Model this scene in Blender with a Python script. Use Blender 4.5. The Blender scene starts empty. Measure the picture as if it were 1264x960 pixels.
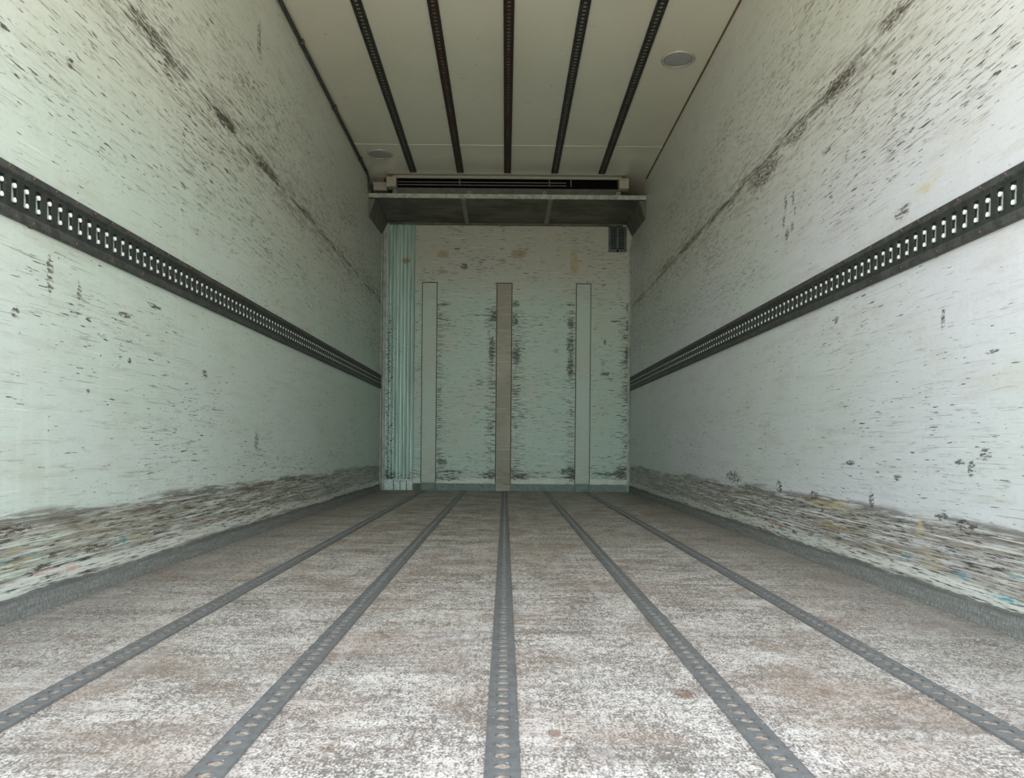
import bpy, math, random
from mathutils import Matrix, Vector

# ------------------------------------------------------------------ camera
S = bpy.context.scene
COL = S.collection
W, HT, Y0, Y1 = 1.235, 2.83, 0.75, 7.705        # half width, height, door opening, far bulkhead
CAM_Z, F_PX = 0.45, 960.0
cd = bpy.data.cameras.new('camera'); cam = bpy.data.objects.new('camera', cd); COL.objects.link(cam)
cd.sensor_width = 36; cd.lens = F_PX / 1264 * 36
cd.shift_x = (632 - 623.5) / 1264; cd.shift_y = (550 - 480) / 1264
cam.matrix_world = Matrix.Translation((0, 0, CAM_Z)) @ Matrix.Rotation(math.radians(90), 4, 'X') @ Matrix.Rotation(math.radians(.5), 4, 'Z')
cd.clip_start = 0.02
S.camera = cam
S.view_settings.view_transform = 'Standard'; S.view_settings.look = 'None'
S.view_settings.exposure = 0.0; S.view_settings.gamma = 1; S.view_settings.use_curve_mapping = False
S.cycles.max_bounces = 16; S.cycles.diffuse_bounces = 12; S.cycles.glossy_bounces = 6
S.cycles.sample_clamp_indirect = 8

# ------------------------------------------------------------------ daylight (sky and ground outside the doors)
SKY_LOW, SKY_HIGH, GROUND, LEVEL, SIDE = (.78, .89, .86), (.80, .86, 1.0), (.62, .54, .43), 5.4, .12
w = bpy.data.worlds.new('daylight'); S.world = w; w.use_nodes = True
nt = w.node_tree; nt.nodes.clear()
tc = nt.nodes.new('ShaderNodeTexCoord'); sx = nt.nodes.new('ShaderNodeSeparateXYZ'); nt.links.new(tc.outputs['Generated'], sx.inputs[0])
cr = nt.nodes.new('ShaderNodeValToRGB'); e = cr.color_ramp
mr = nt.nodes.new('ShaderNodeMapRange'); nt.links.new(sx.outputs['Z'], mr.inputs[0]); mr.inputs[1].default_value = -1; mr.inputs[2].default_value = 1
nt.links.new(mr.outputs[0], cr.inputs[0])
e.elements[0].position = 0; e.elements[0].color = (*[q * 1.75 for q in GROUND], 1)
e.elements[1].position = 1; e.elements[1].color = (*[q * .85 for q in SKY_HIGH], 1)
for p, c in ((.475, tuple(q * .90 for q in GROUND)), (.52, SKY_LOW), (.58, SKY_LOW), (.72, tuple(q * .86 for q in SKY_HIGH))):
    q = e.elements.new(p); q.color = (*c, 1)
mm = nt.nodes.new('ShaderNodeMath'); mm.operation = 'MULTIPLY_ADD'; nt.links.new(sx.outputs['X'], mm.inputs[0])
mm.inputs[1].default_value = -SIDE * LEVEL; mm.inputs[2].default_value = LEVEL
bg = nt.nodes.new('ShaderNodeBackground'); nt.links.new(cr.outputs[0], bg.inputs[0]); nt.links.new(mm.outputs[0], bg.inputs[1])
ow = nt.nodes.new('ShaderNodeOutputWorld'); nt.links.new(bg.outputs[0], ow.inputs[0])
ld = bpy.data.lights.new('door_opening_portal', 'AREA'); ld.shape = 'RECTANGLE'; ld.size = 2 * W; ld.size_y = HT
ld.cycles.is_portal = True
lo = bpy.data.objects.new('door_opening_portal', ld); COL.objects.link(lo)
lo.location = (0, Y0 - .02, HT / 2); lo.rotation_euler = (math.radians(90), 0, 0)


# ------------------------------------------------------------------ node helper
class M:
    def __init__(s, name, rough=.6, metal=0.0, spec=.5):
        s.m = bpy.data.materials.new(name); s.m.use_nodes = True
        s.t = s.m.node_tree; s.b = s.t.nodes['Principled BSDF']
        s.b.inputs['Roughness'].default_value = rough; s.b.inputs['Metallic'].default_value = metal
        s.b.inputs['Specular IOR Level'].default_value = spec
        s.P = s.new('ShaderNodeTexCoord').outputs['Object']
        q = s.new('ShaderNodeSeparateXYZ'); s.link(s.P, q.inputs[0]); s.x, s.y, s.z = q.outputs
    def new(s, t): return s.t.nodes.new(t)
    def link(s, a, b): s.t.links.new(a, b)
    def put(s, sock, v):
        if isinstance(v, bpy.types.NodeSocket): s.link(v, sock)
        elif isinstance(v, tuple) and sock.type == 'RGBA': sock.default_value = (*v[:3], 1)
        else: sock.default_value = v
    def f(s, op, a, b=0.0, c=0.0, clamp=False):
        n = s.new('ShaderNodeMath'); n.operation = op; n.use_clamp = clamp
        for i, v in enumerate((a, b, c)): s.put(n.inputs[i], v)
        return n.outputs[0]
    def vec(s, a, b, c=0.0):
        n = s.new('ShaderNodeCombineXYZ')
        for i, v in enumerate((a, b, c)): s.put(n.inputs[i], v)
        return n.outputs[0]
    def noise(s, v, scale=1.0, detail=2.0, rough=.5, dist=0.0):
        n = s.new('ShaderNodeTexNoise'); s.link(v, n.inputs['Vector']); n.inputs['Scale'].default_value = scale
        n.inputs['Detail'].default_value = detail; n.inputs['Roughness'].default_value = rough; n.inputs['Distortion'].default_value = dist
        return n.outputs[0]
    def sn(s, u, v, su, sv, seed, detail=2.0, rough=.5, dist=0.0):
        return s.noise(s.vec(s.f('MULTIPLY', u, su), s.f('MULTIPLY', v, sv), float(seed)), 1.0, detail, rough, dist)
    def step(s, v, lo, hi, a=0.0, b=1.0):
        n = s.new('ShaderNodeMapRange'); n.interpolation_type = 'SMOOTHSTEP'
        for i, q in enumerate((v, lo, hi, a, b)): s.put(n.inputs[i], q)
        return n.outputs[0]
    def mix(s, fac, a, b, mode='MIX'):
        n = s.new('ShaderNodeMix'); n.data_type = 'RGBA'; n.blend_type = mode; n.clamp_factor = True
        s.put(n.inputs[0], fac); s.put(n.inputs[6], a); s.put(n.inputs[7], b)
        return n.outputs[2]
    def mul(s, *a):
        r = a[0]
        for q in a[1:]: r = s.f('MULTIPLY', r, q)
        return r
    def spots(s, u, v, lst, wob=None, lo=.7):
        r = None
        for (cu, cv, ru, rv) in lst:
            p = s.vec(s.f('MULTIPLY_ADD', u, 1 / ru, -cu / ru), s.f('MULTIPLY_ADD', v, 1 / rv, -cv / rv))
            n = s.new('ShaderNodeVectorMath'); n.operation = 'LENGTH'; s.link(p, n.inputs[0])
            r = n.outputs['Value'] if r is None else s.f('MINIMUM', r, n.outputs['Value'])
        if wob is not None: r = s.f('ADD', r, wob)
        return s.step(r, lo, 1.1, 1.0, 0.0)
    def bump(s, h, dist=.002, strength=.5):
        n = s.new('ShaderNodeBump'); s.link(h, n.inputs['Height']); n.inputs['Distance'].default_value = dist
        n.inputs['Strength'].default_value = strength; s.link(n.outputs[0], s.b.inputs['Normal'])
    def out(s, c, rough=None):
        s.put(s.b.inputs['Base Color'], c)
        if rough is not None: s.put(s.b.inputs['Roughness'], rough)
        return s.m


def plain(name, c, rough=.6, metal=0.0, var=.25, scale=14.0, c2=None):
    m = M(name, rough, metal)
    n = m.noise(m.P, scale, 5, .65)
    c2 = c2 or tuple(q * (1 - var) for q in c)
    return m.out(m.mix(m.step(n, .38, .64), c, c2))


# ------------------------------------------------------------------ painted side walls
DARK, BROWN = (.032, .028, .023), (.14, .12, .092)


def wall_material(name, base, base2, seed, stains, darks, lighter):
    m = M(name, .38, spec=.4); u, v = m.y, m.z
    big = m.sn(u, v, .7, 1.1, seed, 3, .6)
    mid = m.sn(u, v, 3, 7, seed + 1, 4, .6)
    col = m.mix(m.step(big, .38, .62), base, base2)
    cream = m.mul(m.step(v, 1.2, 1.9), .55)
    col = m.mix(cream, col, (.66, .66, .58))
    col = m.mix(m.mul(m.step(mid, .5, .72), .25), col, (.50, .47, .38))
    # fine cleaning haze and faint vertical rub marks
    vr = m.sn(u, v, 22, 1.6, seed + 2, 4, .6)
    col = m.mix(m.mul(m.step(vr, .52, .70), .16), col, (.80, .83, .80))
    gr = m.sn(u, v, 55, 120, seed + 23, 5, .75)
    col = m.mix(m.mul(m.step(gr, .50, .68), .22), col, (.36, .37, .31))
    bl = m.sn(u, v, 2.6, 24, seed + 24, 5, .7)
    col = m.mix(m.mul(m.step(bl, .50, .64), .17), col, (.36, .34, .27))
    # zone profile: rubbed upper half, cleaner lower half, filthy foot
    up = m.mul(m.step(v, 1.15, 1.42), m.step(v, 2.62, 2.15))
    low = m.step(v, .95, .2, 0.0, .25)
    dens = m.f('ADD', up, low)
    patch = m.sn(u, v, 1.3, 3.0, seed + 3, 3, .6)
    dens = m.f('ADD', m.mul(dens, .055), m.f('MULTIPLY_ADD', patch, .20, -.10))
    # soft smeared streaks
    s1 = m.sn(u, v, 9, 80, seed + 4, 5, .68)
    t1 = m.f('SUBTRACT', .605, dens)
    a1 = m.step(s1, t1, m.f('ADD', t1, .10))
    col = m.mix(m.mul(a1, .42), col, BROWN)
    # hair scratches
    s2 = m.sn(u, v, 4.2, 240, seed + 5, 3, .6, .3)
    t2 = m.f('SUBTRACT', .64, m.mul(dens, .8))
    a2 = m.step(s2, t2, m.f('ADD', t2, .035))
    col = m.mix(m.mul(a2, .45), col, BROWN)
    # crisp dark gouges
    s3 = m.sn(u, v, 15, 135, seed + 6, 3, .55)
    t3 = m.f('SUBTRACT', .680, m.mul(dens, .95))
    a3 = m.step(s3, t3, m.f('ADD', t3, .018))
    col = m.mix(m.mul(a3, .85), col, DARK)
    # small round chips
    s4 = m.sn(u, v, 28, 36, seed + 7, 3, .7)
    a4 = m.step(s4, .715, .745)
    col = m.mix(m.mul(a4, .8), col, DARK)
    # white scratches
    s5 = m.sn(u, v, 2.5, 180, seed + 8, 3, .6, .2)
    col = m.mix(m.mul(m.step(s5, .67, .70), .5), col, (.86, .88, .84))
    # long rub line of the load at 1.85 m
    wv = m.sn(u, v, 2.2, 0, seed + 9, 3, .6)
    dd = m.f('ABSOLUTE', m.f('SUBTRACT', v, m.f('MULTIPLY_ADD', wv, .07, lighter[1] - .035)))
    brk = m.sn(u, v, 3.4, 14, seed + 10, 5, .7)
    wid = m.f('MULTIPLY_ADD', m.step(brk, .35, .68), .050, .004)
    ln = m.step(dd, 0.0, wid, 1.0, 0.0)
    ln = m.mul(ln, m.step(m.sn(u, v, 9, 60, seed + 11, 5, .7), .40, .56), m.step(brk, .33, .52))
    col = m.mix(m.mul(ln, .92), col, DARK)
    sf = m.mul(m.step(dd, 0.0, .22, 1.0, 0.0), m.step(m.sn(u, v, 6, 50, seed + 12, 5, .7), .47, .60))
    col = m.mix(m.mul(sf, .55), col, BROWN)
    # kicked foot band
    wob = m.f('MULTIPLY_ADD', m.sn(u, v, 1.1, 2, seed + 13, 4, .6), .10, -.05)
    vv = m.f('ADD', v, wob)
    foot = m.step(vv, .262, .222)
    topl = m.mul(m.step(vv, .275, .25), m.step(vv, .19, .235))
    f1 = m.sn(u, v, 3.0, 70, seed + 14, 6, .72, .4)
    f2 = m.sn(u, v, 11, 170, seed + 15, 5, .72)
    col = m.mix(m.mul(foot, m.step(f1, .36, .56), .80), col, (.235, .205, .155))
    col = m.mix(m.mul(foot, m.step(f2, .505, .60), .88), col, DARK)
    col = m.mix(m.mul(foot, m.step(m.sn(u, v, 1.3, 9, seed + 25, 3, .6), .52, .62), .32), col, (.29, .24, .165))
    col = m.mix(m.mul(topl, m.step(m.sn(u, v, 3, 45, seed + 16, 5, .7), .43, .56), .75), col, (.11, .095, .08))
    f3 = m.sn(u, v, 2.2, 150, seed + 17, 4, .6, .5)
    col = m.mix(m.mul(foot, m.step(f3, .575, .61), .75), col, (.68, .70, .66))
    f4 = m.sn(u, v, 3.0, 22, seed + 18, 3, .6)
    col = m.mix(m.mul(m.step(vv, .20, .12), m.step(f4, .66, .69), .8), col, (.07, .25, .30))
    f5 = m.sn(u, v, 3.0, 26, seed + 19, 3, .6)
    col = m.mix(m.mul(m.step(vv, .14, .09), m.step(f5, .68, .71), .75), col, (.50, .18, .12))
    # pale sealant lip just above the kick plate
    lip = m.mul(m.step(vv, .105, .093), m.step(vv, .058, .07))
    col = m.mix(m.mul(lip, m.step(f2, .62, .50), .75), col, (.72, .75, .70))
    # individual stains
    wb = m.f('MULTIPLY_ADD', m.sn(u, v, 26, 42, seed + 20, 4, .75), 3.2, -1.6)
    for c, k, lst in stains:
        vis = m.step(m.sn(u, v, 9, 95, seed + 22, 5, .7), .40, .56)
        col = m.mix(m.mul(m.spots(u, v, lst, m.f('MULTIPLY', wb, .8), .15), vis, k), col, c)
    br2 = m.step(m.sn(u, v, 30, 130, seed + 21, 4, .75), .43, .55)
    col = m.mix(m.mul(m.spots(u, v, darks, m.f('MULTIPLY', wb, .8)), br2, .88), col, (.065, .052, .04))
    rough = m.step(a1, 0.0, 1.0, .36, .6)
    m.bump(m.f('SUBTRACT', mid, m.f('ADD', m.mul(a3, .5), m.mul(ln, .4))), .0015, .35)
    return m.out(col, rough)


wall_left_m = wall_material('painted_plywood_left', (.565, .665, .60), (.60, .68, .64), 11.3,
    [((.40, .33, .18), .5, [(1.98, .15, .07, .05), (2.6, .13, .12, .02)]),
     ((.04, .24, .30), .9, [(2.52, .133, .05, .010), (2.9, .20, .05, .008), (3.0, .155, .03, .008)]),
     ((.55, .30, .22), .7, [(2.22, .088, .06, .012), (3.5, .12, .12, .008)])],
    [(2.105, .90, .016, .055), (2.25, .88, .012, .028), (1.955, .772, .018, .018), (2.19, 1.518, .02, .018),
     (3.85, 2.445, .03, .09), (3.86, .459, .03, .05), (3.19, .732, .035, .018), (2.51, .862, .05, .008), (2.73, .928, .05, .01),
     (2.68, 1.861, .16, .035), (2.80, 1.85, .10, .03), (3.37, 1.85, .14, .03), (4.0, 1.86, .25, .03), (4.01, 1.442, .05, .015),
     (2.07, .11, .05, .012), (2.35, .13, .07, .012), (1.95, .225, .10, .015), (2.55, .72, .015, .01), (2.3, .60, .01, .01)],
    (0, 1.86))
wall_right_m = wall_material('painted_plywood_right', (.61, .665, .67), (.645, .675, .73), 47.9,
    [((.60, .53, .30), .6, [(2.31, 1.222, .07, .025), (2.24, 1.24, .05, .02)]),
     ((.56, .46, .26), .65, [(2.31, .225, .03, .05), (3.0, .24, .35, .03)]),
     ((.42, .32, .18), .6, [(2.25, .133, .09, .045), (2.9, .16, .2, .02)]),
     ((.04, .30, .38), .9, [(1.91, .084, .10, .010), (2.09, .110, .05, .010), (3.45, .09, .1, .01)]),
     ((.60, .10, .07), .85, [(3.50, .098, .13, .008)]),
     ((.85, .87, .86), .8, [(3.40, 2.345, .015, .04), (3.38, 2.28, .015, .03)])],
    [(2.06, .40, .018, .03), (2.00, .44, .022, .02), (2.11, .417, .03, .010), (3.45, 1.54, .02, .04), (3.47, 1.46, .016, .03), (3.43, 1.39, .025, .03), (3.36, 1.53, .012, .03), (3.34, 1.47, .012, .025), (3.37, 1.41, .016, .03),
     (2.91, 1.812, .16, .045), (3.31, 1.79, .12, .03), (2.50, 1.84, .12, .03), (3.75, 1.77, .2, .06), (2.43, 1.19, .05, .02),
     (2.91, .931, .03, .014), (2.78, .40, .04, .012), (2.08, .245, .05, .016), (2.2, .26, .03, .012), (2.62, .28, .02, .03),
     (3.1, .26, .06, .02), (3.5, .28, .04, .03), (4.2, .29, .15, .03), (3.0, 1.60, .05, .012), (2.45, .36, .03, .01),
     (1.98, .70, .03, .006), (2.2, .82, .012, .03), (5.2, 1.83, .3, .03), (6.0, 1.85, .25, .04)],
    (0, 1.825))

# ------------------------------------------------------------------ bulkhead paint (streaks run across)
def bulkhead_material(name, base, top, seed, edges, dens_k=1.0, tint=1.0, foot=True):
    m = M(name, .42, spec=.4); u, v = m.x, m.z
    big = m.sn(u, v, 2.0, 1.4, seed, 3, .6)
    col = m.mix(m.step(v, 1.75, 2.3), base, top)  # upper colour: creamier paint with some of the duller light there mixed in
    col = m.mix(m.mul(m.step(big, .42, .66), .35), col, (.52, .50, .40))
    e = None
    for x0, r in edges:
        d = m.step(m.f('ABSOLUTE', m.f('SUBTRACT', u, x0)), 0.0, r, 1.0, 0.0)
        e = d if e is None else m.f('MAXIMUM', e, d)
    zz = m.step(v, 1.9, 1.7)
    foot_z = m.step(v, .30, .10)
    dens = m.f('MULTIPLY_ADD', m.sn(u, v, 3, 5, seed + 1, 3, .6), .18, -.09)
    if e is not None: dens = m.f('ADD', dens, m.mul(m.mul(e, zz), .075 * dens_k))
    dens = m.f('ADD', dens, m.mul(foot_z, .07))
    s1 = m.sn(u, v, 9, 75, seed + 2, 5, .68)
    t1 = m.f('SUBTRACT', .595, dens)
    a1 = m.step(s1, t1, m.f('ADD', t1, .07))
    col = m.mix(m.mul(a1, .55 * dens_k), col, (.16, .13, .09))
    s2 = m.sn(u, v, 13, 120, seed + 3, 4, .62)
    t2 = m.f('SUBTRACT', .618, dens)
    a2 = m.step(s2, t2, m.f('ADD', t2, .03))
    col = m.mix(m.mul(a2, .9 * dens_k), col, (.045, .045, .035))
    s3 = m.sn(u, v, 3, 120, seed + 4, 3, .6)
    col = m.mix(m.mul(m.step(s3, .62, .66), .4), col, (.78, .83, .78))
    if foot:
        wv = m.sn(u, v, 9, 0, seed + 5, 3, .6)
        lipz = m.f('MULTIPLY_ADD', wv, .03, .105)
        lip = m.mul(m.step(v, m.f('ADD', lipz, .012), lipz), m.step(v, .07, .08))
        col = m.mix(m.mul(lip, .7), col, (.74, .78, .72))
        wb = m.f('MULTIPLY_ADD', m.sn(u, v, 26, 60, seed + 6, 4, .75), 3.4, -1.7)
        col = m.mix(m.mul(m.spots(u, v, [(.670, 2.25, .045, .11), (.664, 2.35, .03, .05)], m.f('MULTIPLY', wb, .35)), m.step(m.sn(u, v, 30, 60, 3.7, 4, .7), .36, .50), .8), col, (.43, .33, .16))
        col = m.mix(m.mul(m.spots(u, v, [(-.63, 2.34, .06, .04), (-.63, 2.17, .05, .02), (.12, 2.35, .09, .05), (-.60, 1.85, .05, .02)], m.f('MULTIPLY', wb, .5)), .65), col, (.33, .24, .12))
        dk = [(-.42, 2.22, .04, .035), (-.13, 1.70, .06, .02), (-.12, 1.75, .035, .05), (.09, 1.85, .04, .03), (.09, 1.70, .035, .06), (.64, 1.85, .05, .012),
              (.64, 1.67, .04, .05), (-.63, 1.84, .06, .012), (-.27, 1.74, .12, .006), (-.62, 0.28, .05, .035), (-.54, 0.19, .12, .012),
              (.64, 1.25, .03, .12), (.66, 0.18, .05, .08), (1.14, 0.19, .06, .07), (1.02, 0.18, .14, .02), (-.58, 0.12, .15, .02), (-.16, 0.15, .09, .03),
              (.14, 0.14, .10, .03), (.60, 0.20, .06, .03), (1.20, 1.83, .02, .04), (1.21, 1.65, .02, .06), (1.09, 1.69, .05, .01), (.98, 1.48, .012, .03),
              (.10, 1.35, .04, .12), (.64, 1.45, .04, .1), (1.2, 1.35, .02, .1), (-.14, 1.40, .03, .14), (.98, 1.17, .05, .02)]
        brk = m.step(m.sn(u, v, 24, 90, seed + 7, 4, .7), .38, .50)
        col = m.mix(m.mul(m.spots(u, v, dk, wb), brk, .85), col, (.04, .042, .035))
    m.bump(m.f('SUBTRACT', 0.5, m.mul(a2, .5)), .0012, .3)
    return m.out(col)


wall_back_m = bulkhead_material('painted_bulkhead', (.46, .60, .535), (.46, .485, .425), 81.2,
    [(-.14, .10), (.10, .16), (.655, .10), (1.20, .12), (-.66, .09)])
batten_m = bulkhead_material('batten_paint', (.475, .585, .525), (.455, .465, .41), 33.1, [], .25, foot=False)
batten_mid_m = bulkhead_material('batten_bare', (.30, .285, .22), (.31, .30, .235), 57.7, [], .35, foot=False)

# ------------------------------------------------------------------ ceiling, floor, metals
def ceiling_material():
    m = M('ceiling_gelcoat', .16, spec=.5)
    b = m.noise(m.P, 1.3, 4, .6); s = m.sn(m.x, m.y, 6, 14, 5.1, 4, .7)
    col = m.mix(m.step(b, .4, .62), (.70, .70, .60), (.665, .665, .57))
    col = m.mix(m.mul(m.step(s, .63, .72), .25), col, (.30, .27, .20))
    sp = m.noise(m.P, 26, 2, .5)
    col = m.mix(m.mul(m.step(sp, .76, .79), .5), col, (.10, .09, .07))
    m.bump(m.noise(m.P, 3, 2, .5), .004, .12)
    return m.out(col)


def floor_material():
    m = M('worn_antislip_floor', .62, spec=.3); u, v = m.x, m.y
    P2 = m.vec(m.f('MULTIPLY', u, 1.0), m.f('MULTIPLY', v, .62), 0.0)
    fine = m.noise(P2, 250, 3, .65)
    med = m.noise(P2, 75, 4, .65)
    big = m.noise(m.P, 2.3, 5, .65, .4)
    wear = m.noise(m.P, 6.5, 5, .7, .3)
    sp = m.f('ADD', m.mul(fine, .62), m.mul(med, .38))
    th = m.f('MULTIPLY_ADD', wear, .28, .36)
    k = m.step(sp, m.f('SUBTRACT', th, .085), m.f('ADD', th, .08))
    col = m.mix(k, (.595, .565, .52), (.145, .13, .112))
    br = m.step(big, .45, .66)
    col = m.mix(m.mul(br, .52), col, (0.238, 0.173, 0.126))
    b2 = m.mul(m.step(m.noise(m.P, 5.1, 5, .7, .8), .51, .64), m.step(m.noise(P2, 60, 3, .6), .40, .62))
    col = m.mix(m.mul(b2, .55), col, (0.154, 0.095, 0.057))
    # lengthways and crossways rub marks
    xs = m.sn(u, v, 2.2, 26, 3.3, 5, .65)
    col = m.mix(m.mul(m.step(xs, .49, .66), .42), col, (0.140, 0.126, 0.106))
    ys = m.sn(u, v, 16, 1.1, 8.1, 4, .6)
    col = m.mix(m.mul(m.step(ys, .54, .70), .25), col, (0.560, 0.544, 0.532))
    wht = m.mul(m.step(m.noise(m.P, 3.7, 4, .7), .60, .70), .35)
    col = m.mix(wht, col, (0.602, 0.592, 0.599))
    # patchy darker tone, stronger towards the side walls
    edge = m.step(m.f('ABSOLUTE', u), .80, 1.235)
    col = m.mix(m.mul(edge, m.step(wear, .36, .58), .55), col, (0.175, 0.167, 0.150))
    sm = None
    for yy in (2.55, 5.10):
        d = m.step(m.f('ABSOLUTE', m.f('SUBTRACT', v, yy)), .0015, .004, 1.0, 0.0)
        sm = d if sm is None else m.f('MAXIMUM', sm, d)
    col = m.mix(m.mul(sm, .6), col, (0.070, 0.061, 0.053))
    spot = m.spots(u, v, [(.08, 1.22, .012, .018), (-.025, 2.9, .02, .02), (.33, 1.42, .02, .03)], m.f('MULTIPLY_ADD', med, 2, -1))
    col = m.mix(m.mul(spot, .6), col, (0.140, 0.068, 0.033))
    m.bump(sp, .0012, .5)
    return m.out(col)


def galvanised(name, a, b, rough=.5, metal=.6, flecks=.5, scale=40):
    m = M(name, rough, metal)
    n = m.noise(m.P, scale, 5, .7); col = m.mix(m.step(n, .38, .64), a, b)
    f = m.noise(m.P, scale * 3.3, 2, .6)
    col = m.mix(m.mul(m.step(f, .70, .74), flecks), col, (.75, .76, .76))
    return m.out(col)


def rail_paint(name, edge_rust=True, rust=0.0, a=(.035, .040, .038), b=(.062, .068, .064)):
    m = M(name, .55, .25)
    n = m.noise(m.P, 30, 5, .7); col = m.mix(m.step(n, .4, .62), a, b)
    r = m.noise(m.P, 45, 4, .75)
    col = m.mix(m.mul(m.step(r, .62 - rust * .25, .68 - rust * .2), .85), col, (.042, .013, .009) if rust else (.10, .035, .028))
    f = m.noise(m.P, 120, 2, .6)
    col = m.mix(m.mul(m.step(f, .70, .74), .5), col, (.34, .33, .31))
    return m.out(col)


ceiling_m, floor_m = ceiling_material(), floor_material()
floor_rail_m = galvanised('floor_rail_steel', (.165, .168, .166), (.125, .128, .127), .5, .15)
grit_m = plain('packed_grit', (.40, .34, .27), .9, 0, .6, 160)
rail_m = rail_paint('dark_painted_steel', a=(.028, .036, .033), b=(.045, .054, .050)); flange_m = rail_paint('chipped_flange', a=(.045, .050, .048), b=(.085, .09, .088))
ceil_rail_m = rail_paint('ceiling_rail_steel', a=(.018, .019, .016), b=(.045, .047, .042))
ceil_rust_m = rail_paint('rusted_ceiling_rail', rust=.7, a=(.018, .017, .015), b=(.035, .032, .028))
ceil_back_m = plain('dull_zinc', (.34, .335, .29), .6, .1, .45, 30)
rust_back_m = plain('rusted_zinc', (.17, .05, .03), .75, .1, .6, 2.2, (.26, .24, .2))
bright_m = plain('bright_lining', (.93, .95, .93), .35, 0, .04)
lip_m = plain('pressed_zinc_lip', (.48, .56, .54), .35, .1, .5, 160)
screw_m = plain('rusty_screw', (.13, .075, .06), .6, .2, .4, 200)
km = M('scuffed_kick_plate', .8)
_a = km.sn(km.x, km.y, 1, 190, 3, 4, .7); _a = km.noise(km.vec(0.0, km.f('MULTIPLY', km.y, 170), km.f('MULTIPLY', km.z, 60)), 1, 4, .75)
_b = km.noise(km.vec(1.0, km.f('MULTIPLY', km.y, 7), km.f('MULTIPLY', km.z, 120)), 1, 5, .7)
_c = km.mix(km.step(_a, .36, .66), (.27, .285, .27), (.12, .13, .122))
_c = km.mix(km.mul(km.step(_b, .48, .62), .6), _c, (.15, .145, .13))
_c = km.mix(km.mul(km.step(_b, .44, .34), .35), _c, (.42, .43, .42))
kick_m = km.out(km.mix(km.mul(km.step(km.z, .040, .058), .6), _c, (.07, .072, .068)))
alu_m = galvanised('dull_aluminium', (.66, .78, .75), (.42, .52, .50), .4, .1, .3)
alu_edge_m = galvanised('scratched_aluminium_edge', (.50, .55, .51), (.30, .34, .31), .5, .2, .3, 25)
trim_m = plain('corner_trim_paint', (.42, .46, .42), .5, 0, .35)
base_m = plain('bulkhead_kick_paint', (.20, .275, .25), .6, 0, .3, 30)
shelf_m = M('baffle_underside', .6); _n = shelf_m.sn(shelf_m.x, shelf_m.y, 2.2, 9, 2.2, 5, .65); _o = shelf_m.noise(shelf_m.P, 2.6, 3, .6)
_c = shelf_m.mix(shelf_m.step(_n, .4, .62), (.15, .15, .125), (.085, .085, .07))
shelf_m = shelf_m.out(shelf_m.mix(shelf_m.mul(shelf_m.step(_o, .48, .62), .6), _c, (.045, .04, .03)))
cove_m = plain('baffle_side', (.14, .145, .122), .6, 0, .35, 9)
evap_m = M('evaporator_black', .95, spec=.05).out((.006, .006, .006))
evap_grey_m = plain('evaporator_grey', (.12, .125, .112), .6, .1, .3)
block_m = plain('white_plastic_cover', (.36, .355, .30), .4, 0, .12)
pipe_m = plain('thin_pipe_grey', (.14, .15, .14), .4, .4, .2)
conduit_m = plain('dark_grey_conduit', (.050, .054, .050), .55, 0, .35, 20)
seal_m = plain('brown_sealant', (.18, .105, .06), .8, 0, .5, 50)
lens_m = plain('frosted_lamp_lens', (.34, .36, .38), .35, 0, .08)
ring_m = plain('lamp_bezel', (.50, .50, .45), .3, .2, .12)
grille_m = plain('grille_bluegrey', (.10, .135, .14), .5, .1, .3)
hole_m = plain('grille_void', (.012, .016, .018), .8)


def corrugated_material():
    m = M('corrugated_aluminium', .35, .15); u, v = m.x, m.z
    col = m.mix(m.step(m.sn(u, v, 30, 1.2, 6.6, 4, .6), .4, .62), (.50, .66, .61), (.35, .48, .445))
    low = m.step(v, 2.0, 1.6)
    left = m.step(u, .16, .02)
    s = m.sn(u, v, 40, 60, 4.1, 4, .7)
    t = m.f('SUBTRACT', .66, m.mul(m.mul(low, left), .13))
    t = m.f('SUBTRACT', t, m.mul(m.step(v, .24, .14), .10))
    col = m.mix(m.mul(m.step(s, t, m.f('ADD', t, .03)), .9), col, (.035, .05, .045))
    wb = m.f('MULTIPLY_ADD', m.sn(u, v, 40, 50, 9, 4, .7), 2, -1)
    col = m.mix(m.mul(m.spots(u, v, [(.19, 2.27, .045, .03)], wb), .8), col, (.36, .22, .12))
    return m.out(col)


corr_m = corrugated_material()

# ------------------------------------------------------------------ mesh helper
LOC = {}


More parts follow.
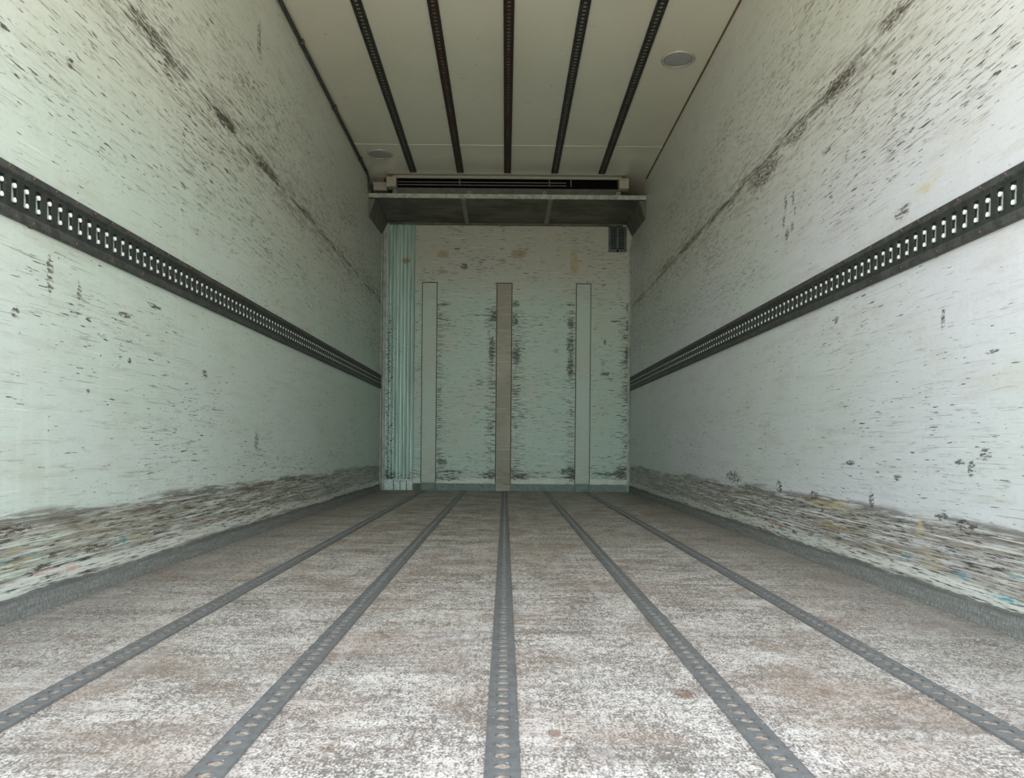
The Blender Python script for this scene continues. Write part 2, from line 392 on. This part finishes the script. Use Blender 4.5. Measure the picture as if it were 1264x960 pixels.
class MB:
    def __init__(s): s.v = []; s.f = []
    def add(s, vs, fs):
        o = len(s.v); s.v += [tuple(q) for q in vs]; s.f += [tuple(i + o for i in f) for f in fs]; return s
    def box(s, x0, x1, y0, y1, z0, z1):
        return s.add([(x0, y0, z0), (x1, y0, z0), (x1, y1, z0), (x0, y1, z0), (x0, y0, z1), (x1, y0, z1), (x1, y1, z1), (x0, y1, z1)],
                     [(3, 2, 1, 0), (4, 5, 6, 7), (0, 1, 5, 4), (1, 2, 6, 5), (2, 3, 7, 6), (3, 0, 4, 7)])
    def sweep(s, prof, y0, y1, axis='y', prof1=None):
        # prof: closed list of 2D points; extruded along an axis
        prof1 = prof1 or prof; n = len(prof)
        put = {'y': lambda p, t: (p[0], t, p[1]), 'z': lambda p, t: (p[0], p[1], t), 'x': lambda p, t: (t, p[0], p[1])}[axis]
        return s.add([put(p, y0) for p in prof] + [put(p, y1) for p in prof1],
                     [(i, (i + 1) % n, (i + 1) % n + n, i + n) for i in range(n)] + [tuple(range(n))[::-1], tuple(range(n, 2 * n))])
    def tube(s, pts, r, n=10):
        pts = [Vector(p) for p in pts]; rings = []
        for i, p in enumerate(pts):
            d = (pts[min(i + 1, len(pts) - 1)] - pts[max(i - 1, 0)]).normalized()
            a = d.cross(Vector((0, 0, 1)) if abs(d.z) < .9 else Vector((1, 0, 0))).normalized(); b = d.cross(a)
            rings.append([p + r * (math.cos(t) * a + math.sin(t) * b) for t in (2 * math.pi * k / n for k in range(n))])
        vs = [q for R in rings for q in R]
        fs = [(i * n + k, i * n + (k + 1) % n, (i + 1) * n + (k + 1) % n, (i + 1) * n + k) for i in range(len(pts) - 1) for k in range(n)]
        fs += [tuple(range(n))[::-1], tuple(range((len(pts) - 1) * n, len(pts) * n))]
        return s.add(vs, fs)
    def lathe(s, c, prof, n=40, flip=1):
        # prof: (radius, dz) pairs about a vertical axis through c
        vs = [(c[0] + r * math.cos(2 * math.pi * k / n), c[1] + r * math.sin(2 * math.pi * k / n), c[2] + dz) for r, dz in prof for k in range(n)]
        fs = [(i * n + k, i * n + (k + 1) % n, (i + 1) * n + (k + 1) % n, (i + 1) * n + k) for i in range(len(prof) - 1) for k in range(n)]
        if prof[-1][0] > 1e-6: fs.append(tuple(range((len(prof) - 1) * n, len(prof) * n)))
        if prof[0][0] > 1e-6: fs.append(tuple(range(n))[::-1])
        return s.add(vs, fs)
    def plate(s, y0, y1, pitch, half_w, hole, depth, place, rect=False):
        # perforated strip: place(a across, b along, d depth) -> point; hole = (half across, half along)
        ha, hb = hole; n = max(1, int(round((y1 - y0) / pitch))); p = (y1 - y0) / n; hp = p / 2
        ang = sorted(set([round(2 * math.pi * k / 16 + .02, 5) for k in range(16)] + [round(math.atan2(sb * hp, sa * half_w) % (2 * math.pi), 5) for sa in (1, -1) for sb in (1, -1)]
                         + ([round(math.atan2(sb * hb, sa * ha) % (2 * math.pi), 5) for sa in (1, -1) for sb in (1, -1)] if rect else [])))
        k = len(ang); cell = []
        for t in ang:
            c, q = math.cos(t), math.sin(t)
            ro = min(half_w / max(abs(c), 1e-9), hp / max(abs(q), 1e-9))
            ri = min(ha / max(abs(c), 1e-9), hb / max(abs(q), 1e-9)) if rect else 1 / math.sqrt((c / ha) ** 2 + (q / hb) ** 2)
            cell.append((ro * c, ro * q, ri * c, ri * q))
        for i in range(n):
            cy = y0 + p * (i + .5)
            vs = [place(a, cy + b, 0) for a, b, _, _ in cell] + [place(a, cy + b, 0) for _, _, a, b in cell] + [place(a, cy + b, depth) for _, _, a, b in cell]
            s.add(vs, [(j, (j + 1) % k, (j + 1) % k + k, j + k) for j in range(k)] + [(j + k, (j + 1) % k + k, (j + 1) % k + 2 * k, j + 2 * k) for j in range(k)])
        return s
    def build(s, name, mat, parent=None, loc=(0, 0, 0), bevel=0, smooth=False):
        if parent is not None: loc = LOC[parent.name]
        me = bpy.data.meshes.new(name)
        me.from_pydata([(a - loc[0], b - loc[1], c - loc[2]) for a, b, c in s.v], [], s.f); me.update()
        me.materials.append(mat)
        o = bpy.data.objects.new(name, me); COL.objects.link(o)
        if smooth:
            for p in me.polygons: p.use_smooth = True
        if parent is not None: o.parent = parent
        else: o.location = loc
        LOC[o.name] = loc
        if bevel:
            b = o.modifiers.new('bevel', 'BEVEL'); b.width = bevel; b.segments = 2; b.limit_method = 'ANGLE'
        return o


def tag(o, label=None, cat=None, group=None, kind=None):
    for k, q in (('label', label), ('category', cat), ('group', group), ('kind', kind)):
        if q: o[k] = q
    return o


def thing(name, loc, label, cat, group=None):
    o = bpy.data.objects.new(name, None); COL.objects.link(o); o.location = loc; o.empty_display_size = .05
    LOC[o.name] = loc
    return tag(o, label, cat, group)


def struct(name, mb, mat, parent=None, label=None, **k):
    o = mb.build(name, mat, parent, **k)
    if parent is None: o['kind'] = 'structure'
    if label: o['label'] = label
    return o


# ------------------------------------------------------------------ the box body
T = .07
struct('floor', MB().box(-W - T, W + T, Y0, Y1 + T, -T, 0), floor_m, label='worn speckled anti-slip cargo floor')
struct('ceiling', MB().box(-W - T, W + T, Y0, Y1 + T, HT, HT + T), ceiling_m, label='glossy cream ceiling of the cargo box')
struct('wall_left', MB().box(-W - T, -W, Y0, Y1 + T, 0, HT), wall_left_m, label='scratched mint-white side wall on the left')
struct('wall_right', MB().box(W, W + T, Y0, Y1 + T, 0, HT), wall_right_m, label='scratched pale side wall on the right')
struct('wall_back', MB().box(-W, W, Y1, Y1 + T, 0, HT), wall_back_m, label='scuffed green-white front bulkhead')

rnd = random.Random(4)


def kick(side):
    s = -1 if side == 'left' else 1
    mb = MB(); n = 420; vs = []; h = .060
    for i in range(n + 1):
        y = Y0 + (Y1 - .002 - Y0) * i / n
        h += rnd.uniform(-.0022, .0022) + (.060 - h) * .12
        vs += [(s * W, y, .0005), (s * (W - .010), y, .0005), (s * (W - .007), y, h - .004), (s * W, y, h)]
    fs = []
    for i in range(n):
        a, b = i * 4, i * 4 + 4
        for k in range(3): fs.append((a + k, a + k + 1, b + k + 1, b + k))
    fs += [(0, 1, 2, 3), (n * 4 + 3, n * 4 + 2, n * 4 + 1, n * 4)]
    mb.add(vs, fs)
    struct('baseboard_' + side, mb, kick_m, label='grey kick strip along the foot of the %s wall' % side)


kick('left'); kick('right')
# foot of the bulkhead, between the battens
base = struct('baseboard_back', MB().box(-1.205, W - .012, Y1 - .006, Y1 - .0005, .0005, .072), base_m, label='dark green kick strip at the foot of the bulkhead')
# seam and corner trims
struct('trim_1', MB().box(-W + .002, W - .002, 6.16, 6.20, HT - .003, HT - .0002), ceiling_m, bevel=.001, label='joint strip across the ceiling')
struct('trim_2', MB().sweep([(-W + .0005, Y1 - .001), (-W + .0005, Y1 - .05), (-W + .012, Y1 - .05), (-W + .016, Y1 - .016), (-W + .045, Y1 - .014), (-W + .045, Y1 - .001)], .002, 2.56, 'z'), trim_m, label='pale corner trim left of the bulkhead')
struct('trim_3', MB().sweep([(W - .0005, Y1 - .001), (W - .0005, Y1 - .03), (W - .006, Y1 - .03), (W - .010, Y1 - .010), (W - .028, Y1 - .008), (W - .028, Y1 - .001)], .002, 2.50, 'z'), trim_m, label='pale corner trim right of the bulkhead')
struct('trim_4', MB().sweep([(W - .001, HT - .001), (W - .010, HT - .001), (W - .001, HT - .010)], Y0 + .01, 6.9, 'y'), seal_m, label='brown sealant bead between ceiling and right wall')

# ------------------------------------------------------------------ horizontal lashing rails in the side walls
RZ0, RZ1 = 1.003, 1.137


def wall_rail(s, label):
    side = 'left' if s < 0 else 'right'
    ya, yb = Y0 + .01, Y1 - .052
    r = thing('lashing_rail', (s * W, (ya + yb) / 2, RZ0), label, 'lashing rail')
    X = lambda d: s * (W - d)                     # d = distance out of the wall
    zc, hw = 1.070, .042
    mb = MB().plate(ya, yb, .05, hw, (.031, .0128), .006, lambda a, b, d: (X(.010 - d), b, zc + a), rect=True)
    mb.build('slotted_face', rail_m, r)
    for (z0, z1, nm) in ((zc + hw, RZ1, 'upper_flange'), (RZ0, zc - hw, 'lower_flange')):
        z0, z1 = z0, z1
        if nm == 'upper_flange': prof = [(X(.001), z0), (X(.011), z0), (X(.015), z0 + .004), (X(.012), z1 - .004), (X(.009), z1), (X(.001), z1)]
        else: prof = [(X(.001), z0), (X(.008), z0), (X(.014), z0 + .003), (X(.013), z1 - .006), (X(.010), z1), (X(.001), z1)]
        fl = MB().sweep(prof, ya, yb, 'y').build(nm, flange_m, r)
        zz = (z0 + z1) / 2 + (.003 if nm == 'upper_flange' else -.003)
        ring = lambda rr, d, y: [(X(d), y + rr * math.cos(t), zz + rr * math.sin(t)) for t in [k * math.pi / 4 for k in range(8)]]
        sp = .1 if nm == 'upper_flange' else .2; y = ya + .05; sc = None
        while y < yb - .02:
            if sc is None:
                sc = MB().add(ring(.0045, .0130, y) + ring(.003, .0160, y), [(k, (k + 1) % 8, (k + 1) % 8 + 8, k + 8) for k in range(8)] + [tuple(range(8, 16))]).build('screw_head', screw_m, fl)
                ys = y
            else:
                c = sc.copy(); COL.objects.link(c); c.location.y = y - ys
            y += sp
    lin = MB().box(*sorted((X(.001), X(.0022))), ya, yb, zc - hw, zc + hw).build('dark_lining', rail_m, r)
    n = int(round((yb - ya) / .05)); p = (yb - ya) / n

    def liner(mb, y):
        # two round liners and a thin pressed lip seen through one slot
        bright = 0
        for dz in (-.0180, .0180):
            c = (y + .0062, zc + dz); R = .0062
            rg = lambda rr, d: [(X(d), c[0] + rr * math.cos(t), c[1] + rr * math.sin(t)) for t in [k * math.pi / 6 for k in range(12)]]
            mb.add(rg(R, .0022) + rg(R, .0078) + rg(R * .6, .0088), [(k, (k + 1) % 12, (k + 1) % 12 + 12, k + 12) for k in range(12)] + [(k + 12, (k + 1) % 12 + 12, (k + 1) % 12 + 24, k + 24) for k in range(12)] + [tuple(range(24, 36))])
        bright = len(mb.f)
        pr = [(-.0126, -.028), (-.0085, -.025), (-.0020, -.013), (-.0040, .002), (-.0090, .018), (-.0126, .021)]
        mb.add([(X(.0025), y + q, zc + w_) for q, w_ in pr] + [(X(.0084), y + q, zc + w_) for q, w_ in pr],
               [(k, (k + 1) % 6, (k + 1) % 6 + 6, k + 6) for k in range(6)] + [(6, 7, 8, 9, 10, 11), (5, 4, 3, 2, 1, 0)])
        return bright

    def finish(mb, marks):
        o = mb.build('slot_liner', bright_m, r); o.data.materials.append(lip_m)
        for (f0, f1) in marks:
            for k in range(f0, f1): o.data.polygons[k].material_index = 1
        return o
    y_in = [ya + p * (i + .5) for i in range(n)]
    near = [y for y in y_in if y > 1.86][:100]; rest = [y for y in y_in if y not in near]
    mb = MB(); f0 = liner(mb, near[0]); src = finish(mb, [(f0, len(mb.f))])
    src['label'] = 'white round liners showing through a slot'
    for y in near[1:]:
        c = src.copy(); COL.objects.link(c); c.location.y = y - near[0]
    mb = MB(); marks = []
    for y in rest:
        f0 = liner(mb, y); marks.append((f0, len(mb.f)))
    finish(mb, marks)['kind'] = 'stuff'
    return r


wall_rail(-1, 'long dark slotted lashing rail on the greener wall, below the ceiling conduit')
wall_rail(1, 'long dark slotted lashing rail on the whiter wall, the one opposite the conduit')

# ------------------------------------------------------------------ floor tracks and ceiling tracks
def copy_tree(o, parent=None):
    c = o.copy(); COL.objects.link(c)
    if parent is not None: c.parent = parent
    for ch in list(o.children): copy_tree(ch, c)
    return c


def floor_track():
    ya, yb, hw = Y0 + .01, Y1 - .03, .0235
    r = thing('floor_track', (0, (ya + yb) / 2, 0), None, 'floor track', 'perforated lashing tracks in the floor')
    MB().plate(ya, yb, .0381, hw, (.0125, .0125), .0036, lambda a, b, d: (a, b, .0044 - d)).build('perforated_plate', floor_rail_m, r)
    MB().box(-hw, hw, ya, yb, .0003, .0007).build('dirt_bed', grit_m, r)
    for s in (-1, 1):
        MB().sweep([(s * hw, .0004), (s * (hw + .0022), .0004), (s * (hw + .0012), .0048), (s * hw, .0048)], ya, yb, 'y').build('edge_lip', floor_rail_m, r)
    return r


FL = ['outermost grey perforated floor track, along the wall that has the conduit', 'grey perforated floor track heading for the batten beside the corrugated panel',
      'middle grey perforated floor track leading to the brown batten', 'grey perforated floor track heading between the brown batten and the vent-side batten',
      'outermost grey perforated floor track, along the whiter wall opposite the conduit']
f0 = floor_track()
for i, x in enumerate((-.80, -.40, 0, .40, .80)):
    o = f0 if i == 0 else copy_tree(f0)
    o.location.x = x; o['label'] = FL[i]


def ceiling_track(rusty):
    ya, yb, hw = Y0 + .01, 6.765, .021
    r = thing('ceiling_track', (0, (ya + yb) / 2, HT), None, 'ceiling track', 'slotted tracks under the ceiling')
    m1 = ceil_rust_m if rusty else ceil_rail_m
    MB().plate(ya, yb, .0381, hw, (.0115, .0105), .003, lambda a, b, d: (a, b, HT - .009 + d)).build('slotted_plate', m1, r)
    MB().box(-hw, hw, ya, yb, HT - .0058, HT - .001).build('inner_strip', rust_back_m if rusty else ceil_back_m, r)
    for s in (-1, 1):
        MB().sweep([(s * hw, HT - .001), (s * hw, HT - .011), (s * (hw + .002), HT - .013), (s * (hw + .008), HT - .010), (s * (hw + .009), HT - .001)], ya, yb, 'y').build('side_flange', m1, r)
    MB().box(-.012, .012, yb, yb + .012, HT - .008, HT - .001).build('end_clip', ceil_back_m, r)
    return r


CL = ['dark slotted ceiling track closest to the cable conduit', 'rusty slotted ceiling track, second from the cable conduit',
      'middle slotted ceiling track with rust along its length', 'dark slotted ceiling track between the middle one and the outer one on the lamp side',
      'dark slotted ceiling track next to the nearer round lamp, farthest from the conduit']
ca, cb = ceiling_track(False), ceiling_track(True)
spots_x = (-.82, -.41, 0, .41, .82)
for i, src in enumerate((ca, cb, None, None, None)):
    o = src if src is not None else copy_tree(cb if i == 2 else ca)
    o.location.x = spots_x[i]; o['label'] = CL[i]

# ------------------------------------------------------------------ ceiling lamps
def lamp(x, y, label):
    r = thing('ceiling_lamp', (x, y, HT), label, 'lamp', 'round lamps in the ceiling')
    MB().lathe((x, y, HT), [(.104, -.0005), (.104, -.004), (.099, -.009), (.087, -.010), (.084, -.006), (.084, -.0005)], 48).build('bezel', ring_m, r, smooth=True)
    MB().lathe((x, y, HT), [(.083, -.001), (.083, -.006), (.070, -.0085), (.04, -.010), (.0001, -.0105)], 48).build('lens', lens_m, r, smooth=True)
    sc = MB()
    for k in range(3):
        t = k * 2 * math.pi / 3 + .4
        sc.lathe((x + .094 * math.cos(t), y + .094 * math.sin(t), HT - .0095), [(.004, 0), (.003, -.0015), (.0001, -.0018)], 10)
    sc.build('screws', screw_m, r)


lamp(1.04, 4.77, 'round unlit ceiling lamp by the brown sealant bead, nearer the door opening')
lamp(-1.045, 6.37, 'round unlit ceiling lamp deep inside beside the cable conduit')

# ------------------------------------------------------------------ conduit in the left upper corner
r = thing('cable_conduit', (-W + .014, 3.9, HT - .014), 'dark grey cable conduit clipped along the corner of ceiling and greener wall', 'conduit')
cx, cz = -W + .0135, HT - .0135
MB().tube([(cx, Y0 + .02, cz), (cx, 3.0, cz), (cx, 5.0, cz), (cx, 6.72, cz)], .0115, 12).build('pipe', conduit_m, r, smooth=True)
MB().tube([(cx, 6.70, cz), (cx, 6.80, cz - .004), (cx + .002, 6.85, cz - .03), (cx + .002, 6.865, cz - .09), (cx + .002, 6.868, HT - .125)], .010, 12).build('down_bend', conduit_m, r, smooth=True)
for y in (1.9, 3.0, 4.58, 5.46, 6.45):
    c = MB().box(-W + .0005, -W + .031, y - .013, y + .013, HT - .031, HT - .0005).build('clip', conduit_m, r, bevel=.004)

# ------------------------------------------------------------------ air baffle shelf above the bulkhead
SY, SZ0, SZ1 = 6.89, 2.639, 2.677
r = thing('air_baffle_shelf', (0, 7.3, SZ0), 'wide grey air baffle shelf spanning the bulkhead below the ceiling', 'shelf')
MB().box(-W + .006, W - .006, SY + .012, Y1 - .002, SZ0 + .008, SZ1 - .004).build('deck_panel', shelf_m, r)
tag(MB().sweep([(SY - .004, SZ0), (SY + .012, SZ0), (SY + .012, SZ1 - .004), (SY + .03, SZ1 - .002), (SY + .03, SZ1), (SY, SZ1)], -W + .003, W - .003, 'x').build('front_edge', alu_edge_m, r, bevel=.002), 'scratched bare aluminium edge')
for x in (-.392, .385):
    MB().box(x - .02, x + .02, SY + .014, Y1 - .004, SZ0 - .006, SZ0 + .009).build('batten', plain('batten_strip_grey', (.26, .27, .23), .55) if x < 0 else bpy.data.materials['batten_strip_grey'], r, bevel=.002)
for s in (-1, 1):
    X = lambda d: s * (W - d)
    p0 = [(X(.002), SZ0 - .0), (X(.062), SZ0 - .0), (X(.058), SZ0 - .010), (X(.008), SZ0 - .155), (X(.002), SZ0 - .16)]
    p1 = [(X(.002), SZ0 - .0), (X(.062), SZ0 - .0), (X(.058), SZ0 - .010), (X(.008), SZ0 - .115), (X(.002), SZ0 - .12)]
    c = MB().sweep(p0, SY + .03, Y1 - .055, 'y', p1).build('side_cove', cove_m, r)
MB().box(-W + .07, W - .09, Y1 - .028, Y1 - .002, SZ0 - .012, SZ0 + .008).build('rear_angle', cove_m, r)

# ------------------------------------------------------------------ evaporator unit between shelf and ceiling
r = thing('evaporator_unit', (0, 7.2, SZ1), 'flat black refrigeration evaporator unit wedged between the baffle shelf and ceiling', 'refrigeration unit')
EX0, EX1, EY = -1.04, 1.035, 6.84
MB().box(EX0 + .06, EX1 - .06, EY + .088, 7.62, SZ1 + .002, HT - .004).build('housing', evap_m, r)
tag(MB().box(EX0 - .005, EX1 + .0, EY - .055, EY - .012, HT - .012, HT - .001).box(EX0 + .03, EX1 - .03, EY - .008, EY + .010, HT - .034, HT - .012).build('top_lip', block_m, r, bevel=.001), 'pale folded lip under the ceiling')
for z, yy in ((HT - .060, EY + .02), (HT - .083, EY + .025)):
    MB().tube([(EX0 + .07, yy, z), (.52, yy, z)], .0035, 8).build('thin_pipe', pipe_m, r)
for x in (-.42, .37, .56):
    MB().box(x - .004, x + .004, EY + .012, EY + .018, HT - .094, HT - .030).build('upright_bracket', pipe_m, r)
MB().box(EX0 + .02, EX1 - .02, EY + .075, EY + .085, SZ1 + .002, HT - .094).build('front_panel', evap_grey_m, r)
for x in (-1.00, -.34, .33, .985):
    e_ = MB(); c = Vector((x, EY + .068, SZ1 + .019))
    e_.tube([c + Vector((.013 * math.cos(t), 0, .013 * math.sin(t))) for t in [k * math.pi / 8 for k in range(17)]], .0038, 8)
    e_.build('eye_bolt', alu_edge_m, r, smooth=True)
for x in (EX0 - .02, EX1 - .055):
    b = MB().box(x, x + .085, EY - .03, EY + .06, HT - .118, HT - .030).build('end_block', block_m, r, bevel=.004)
    MB().lathe((x + .045, EY - .031, HT - .05), [(.003, 0), (.003, -.001)], 8).build('screw', screw_m, b)

r = thing('junction_box', (-1.135, 6.96, HT - .05), 'small pale junction box between the evaporator and the end of the conduit', 'junction box')
MB().box(-1.195, -1.072, 6.93, 7.02, HT - .113, HT - .045).build('body', block_m, r, bevel=.003)
MB().box(-1.199, -1.068, 6.926, 6.932, HT - .060, HT - .042).build('cover', block_m, r, bevel=.001)
MB().box(-1.17, -1.10, 6.94, 7.02, HT - .045, HT - .001).build('hanger', cove_m, r)

# ------------------------------------------------------------------ bulkhead battens
def batten(x0, x1, mat, label, top=2.053, z0=.001):
    t, c = .020, .010
    r = thing('bulkhead_batten', ((x0 + x1) / 2, Y1, 0), label, 'batten', 'upright battens on the bulkhead')
    yb, yf = Y1 - .0005, Y1 - t
    xm0, xm1 = x0 + c * .4, x1 - c * .4
    prof = [(x0, yb), (x0, yf + .005), (xm0, yf), (xm1, yf), (x1, yf + .005), (x1, yb)]
    MB().sweep(prof, .078 if z0 < .01 else z0, top, 'z').build('upright_board', mat, r, bevel=.003)
    MB().sweep([(a, b - .001 if b < yb else b) for a, b in prof], .001, .078, 'z').build('foot', base_m if mat is batten_m else mat, r)
    MB().box(x0 - .005, x1 + .005, yf + .005, yb, top, top + .008).box(x0 - .005, x0, yf + .009, yb, .08, top).box(x1, x1 + .005, yf + .009, yb, .08, top).build('edge_outline', outline_m, r)  # dark strips outlining the top and sides of the board
    return r


outline_m = plain('dark_outline', (.07, .075, .065), .8)
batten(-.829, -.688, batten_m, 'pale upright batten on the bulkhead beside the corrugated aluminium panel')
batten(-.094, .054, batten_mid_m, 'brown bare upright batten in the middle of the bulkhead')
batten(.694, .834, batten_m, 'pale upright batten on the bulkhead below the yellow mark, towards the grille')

# ------------------------------------------------------------------ corrugated aluminium panel
X0, X1 = -1.186, -.905
r = thing('corrugated_panel', (X0, Y1, 0), 'tall corrugated aluminium panel in the corner of the bulkhead', 'wall panel')
n = 8; p = (X1 - X0) / n; pts = [(X0, Y1 - .0005)]
for i in range(n):
    a = X0 + i * p
    pts += [(a + .001, Y1 - .008), (a + p * .22, Y1 - .007), (a + p * .42, Y1 - .010), (a + p * .50, Y1 - .030), (a + p * .58, Y1 - .033), (a + p * .72, Y1 - .033), (a + p * .80, Y1 - .028), (a + p * .97, Y1 - .012)]
pts += [(X1, Y1 - .010), (X1, Y1 - .0005)]
MB().sweep(pts, .115, SZ0 - .014, 'z').build('ribbed_sheet', corr_m, r)
cap = MB()
cap.sweep([(X0 - .004, Y1 - .001), (X0 - .004, Y1 - .034), (X0 + .085, Y1 - .034), (X0 + .085, Y1 - .001)], .002, .108, 'z')
tag(cap.build('foot_cap', alu_m, r, bevel=.004), 'bright domed foot cap')
cap2 = MB()
for i in range(3):
    a = X0 + .092 + i * .062
    cap2.box(a, a + .058, Y1 - .034, Y1 - .001, .002, .098)
cap2.build('foot_shoe', alu_m, r, bevel=.006)
MB().box(X1 + .004, X1 + .065, Y1 - .022, Y1 - .001, .002, .07).build('foot_block', cove_m, r, bevel=.002)

# ------------------------------------------------------------------ vent grille
GX0, GX1, GZ0, GZ1 = 1.005, 1.185, 2.375, 2.625
r = thing('vent_grille', ((GX0 + GX1) / 2, Y1, GZ0), 'small dark slotted vent grille under the shelf in the bulkhead corner', 'vent')
MB().box(GX0 + .01, GX1 - .01, Y1 - .004, Y1 - .001, GZ0 + .01, GZ1).build('backing', hole_m, r)
fr = MB(); yy0, yy1 = Y1 - .014, Y1 - .0045
fr.box(GX0, GX0 + .024, yy0, yy1, GZ0, GZ1).box(GX1 - .024, GX1, yy0, yy1, GZ0, GZ1).box((GX0 + GX1) / 2 - .009, (GX0 + GX1) / 2 + .009, yy0, yy1, GZ0, GZ1)
fr.box(GX0 + .024, GX1 - .024, yy0, yy1, GZ0, GZ0 + .03)
fr.build('frame', grille_m, r, bevel=.001)
sl = MB(); z = GZ0 + .042
while z < GZ1 - .008:
    for a, b in ((GX0 + .024, (GX0 + GX1) / 2 - .009), ((GX0 + GX1) / 2 + .009, GX1 - .024)):
        sl.add([(a, yy0, z), (b, yy0, z), (b, yy1, z + .006), (a, yy1, z + .006), (a, yy0, z + .006), (b, yy0, z + .006), (b, yy1, z + .012), (a, yy1, z + .012)],
               [(3, 2, 1, 0), (4, 5, 6, 7), (0, 1, 5, 4), (1, 2, 6, 5), (2, 3, 7, 6), (3, 0, 4, 7)])
    z += .0175
sl.build('slats', grille_m, r)

# ------------------------------------------------------------------ outward facing normals
import bmesh
for me in bpy.data.meshes:
    if me.name.startswith(('slotted', 'perforated')): continue
    bm = bmesh.new(); bm.from_mesh(me); bmesh.ops.recalc_face_normals(bm, faces=bm.faces); bm.to_mesh(me); bm.free()
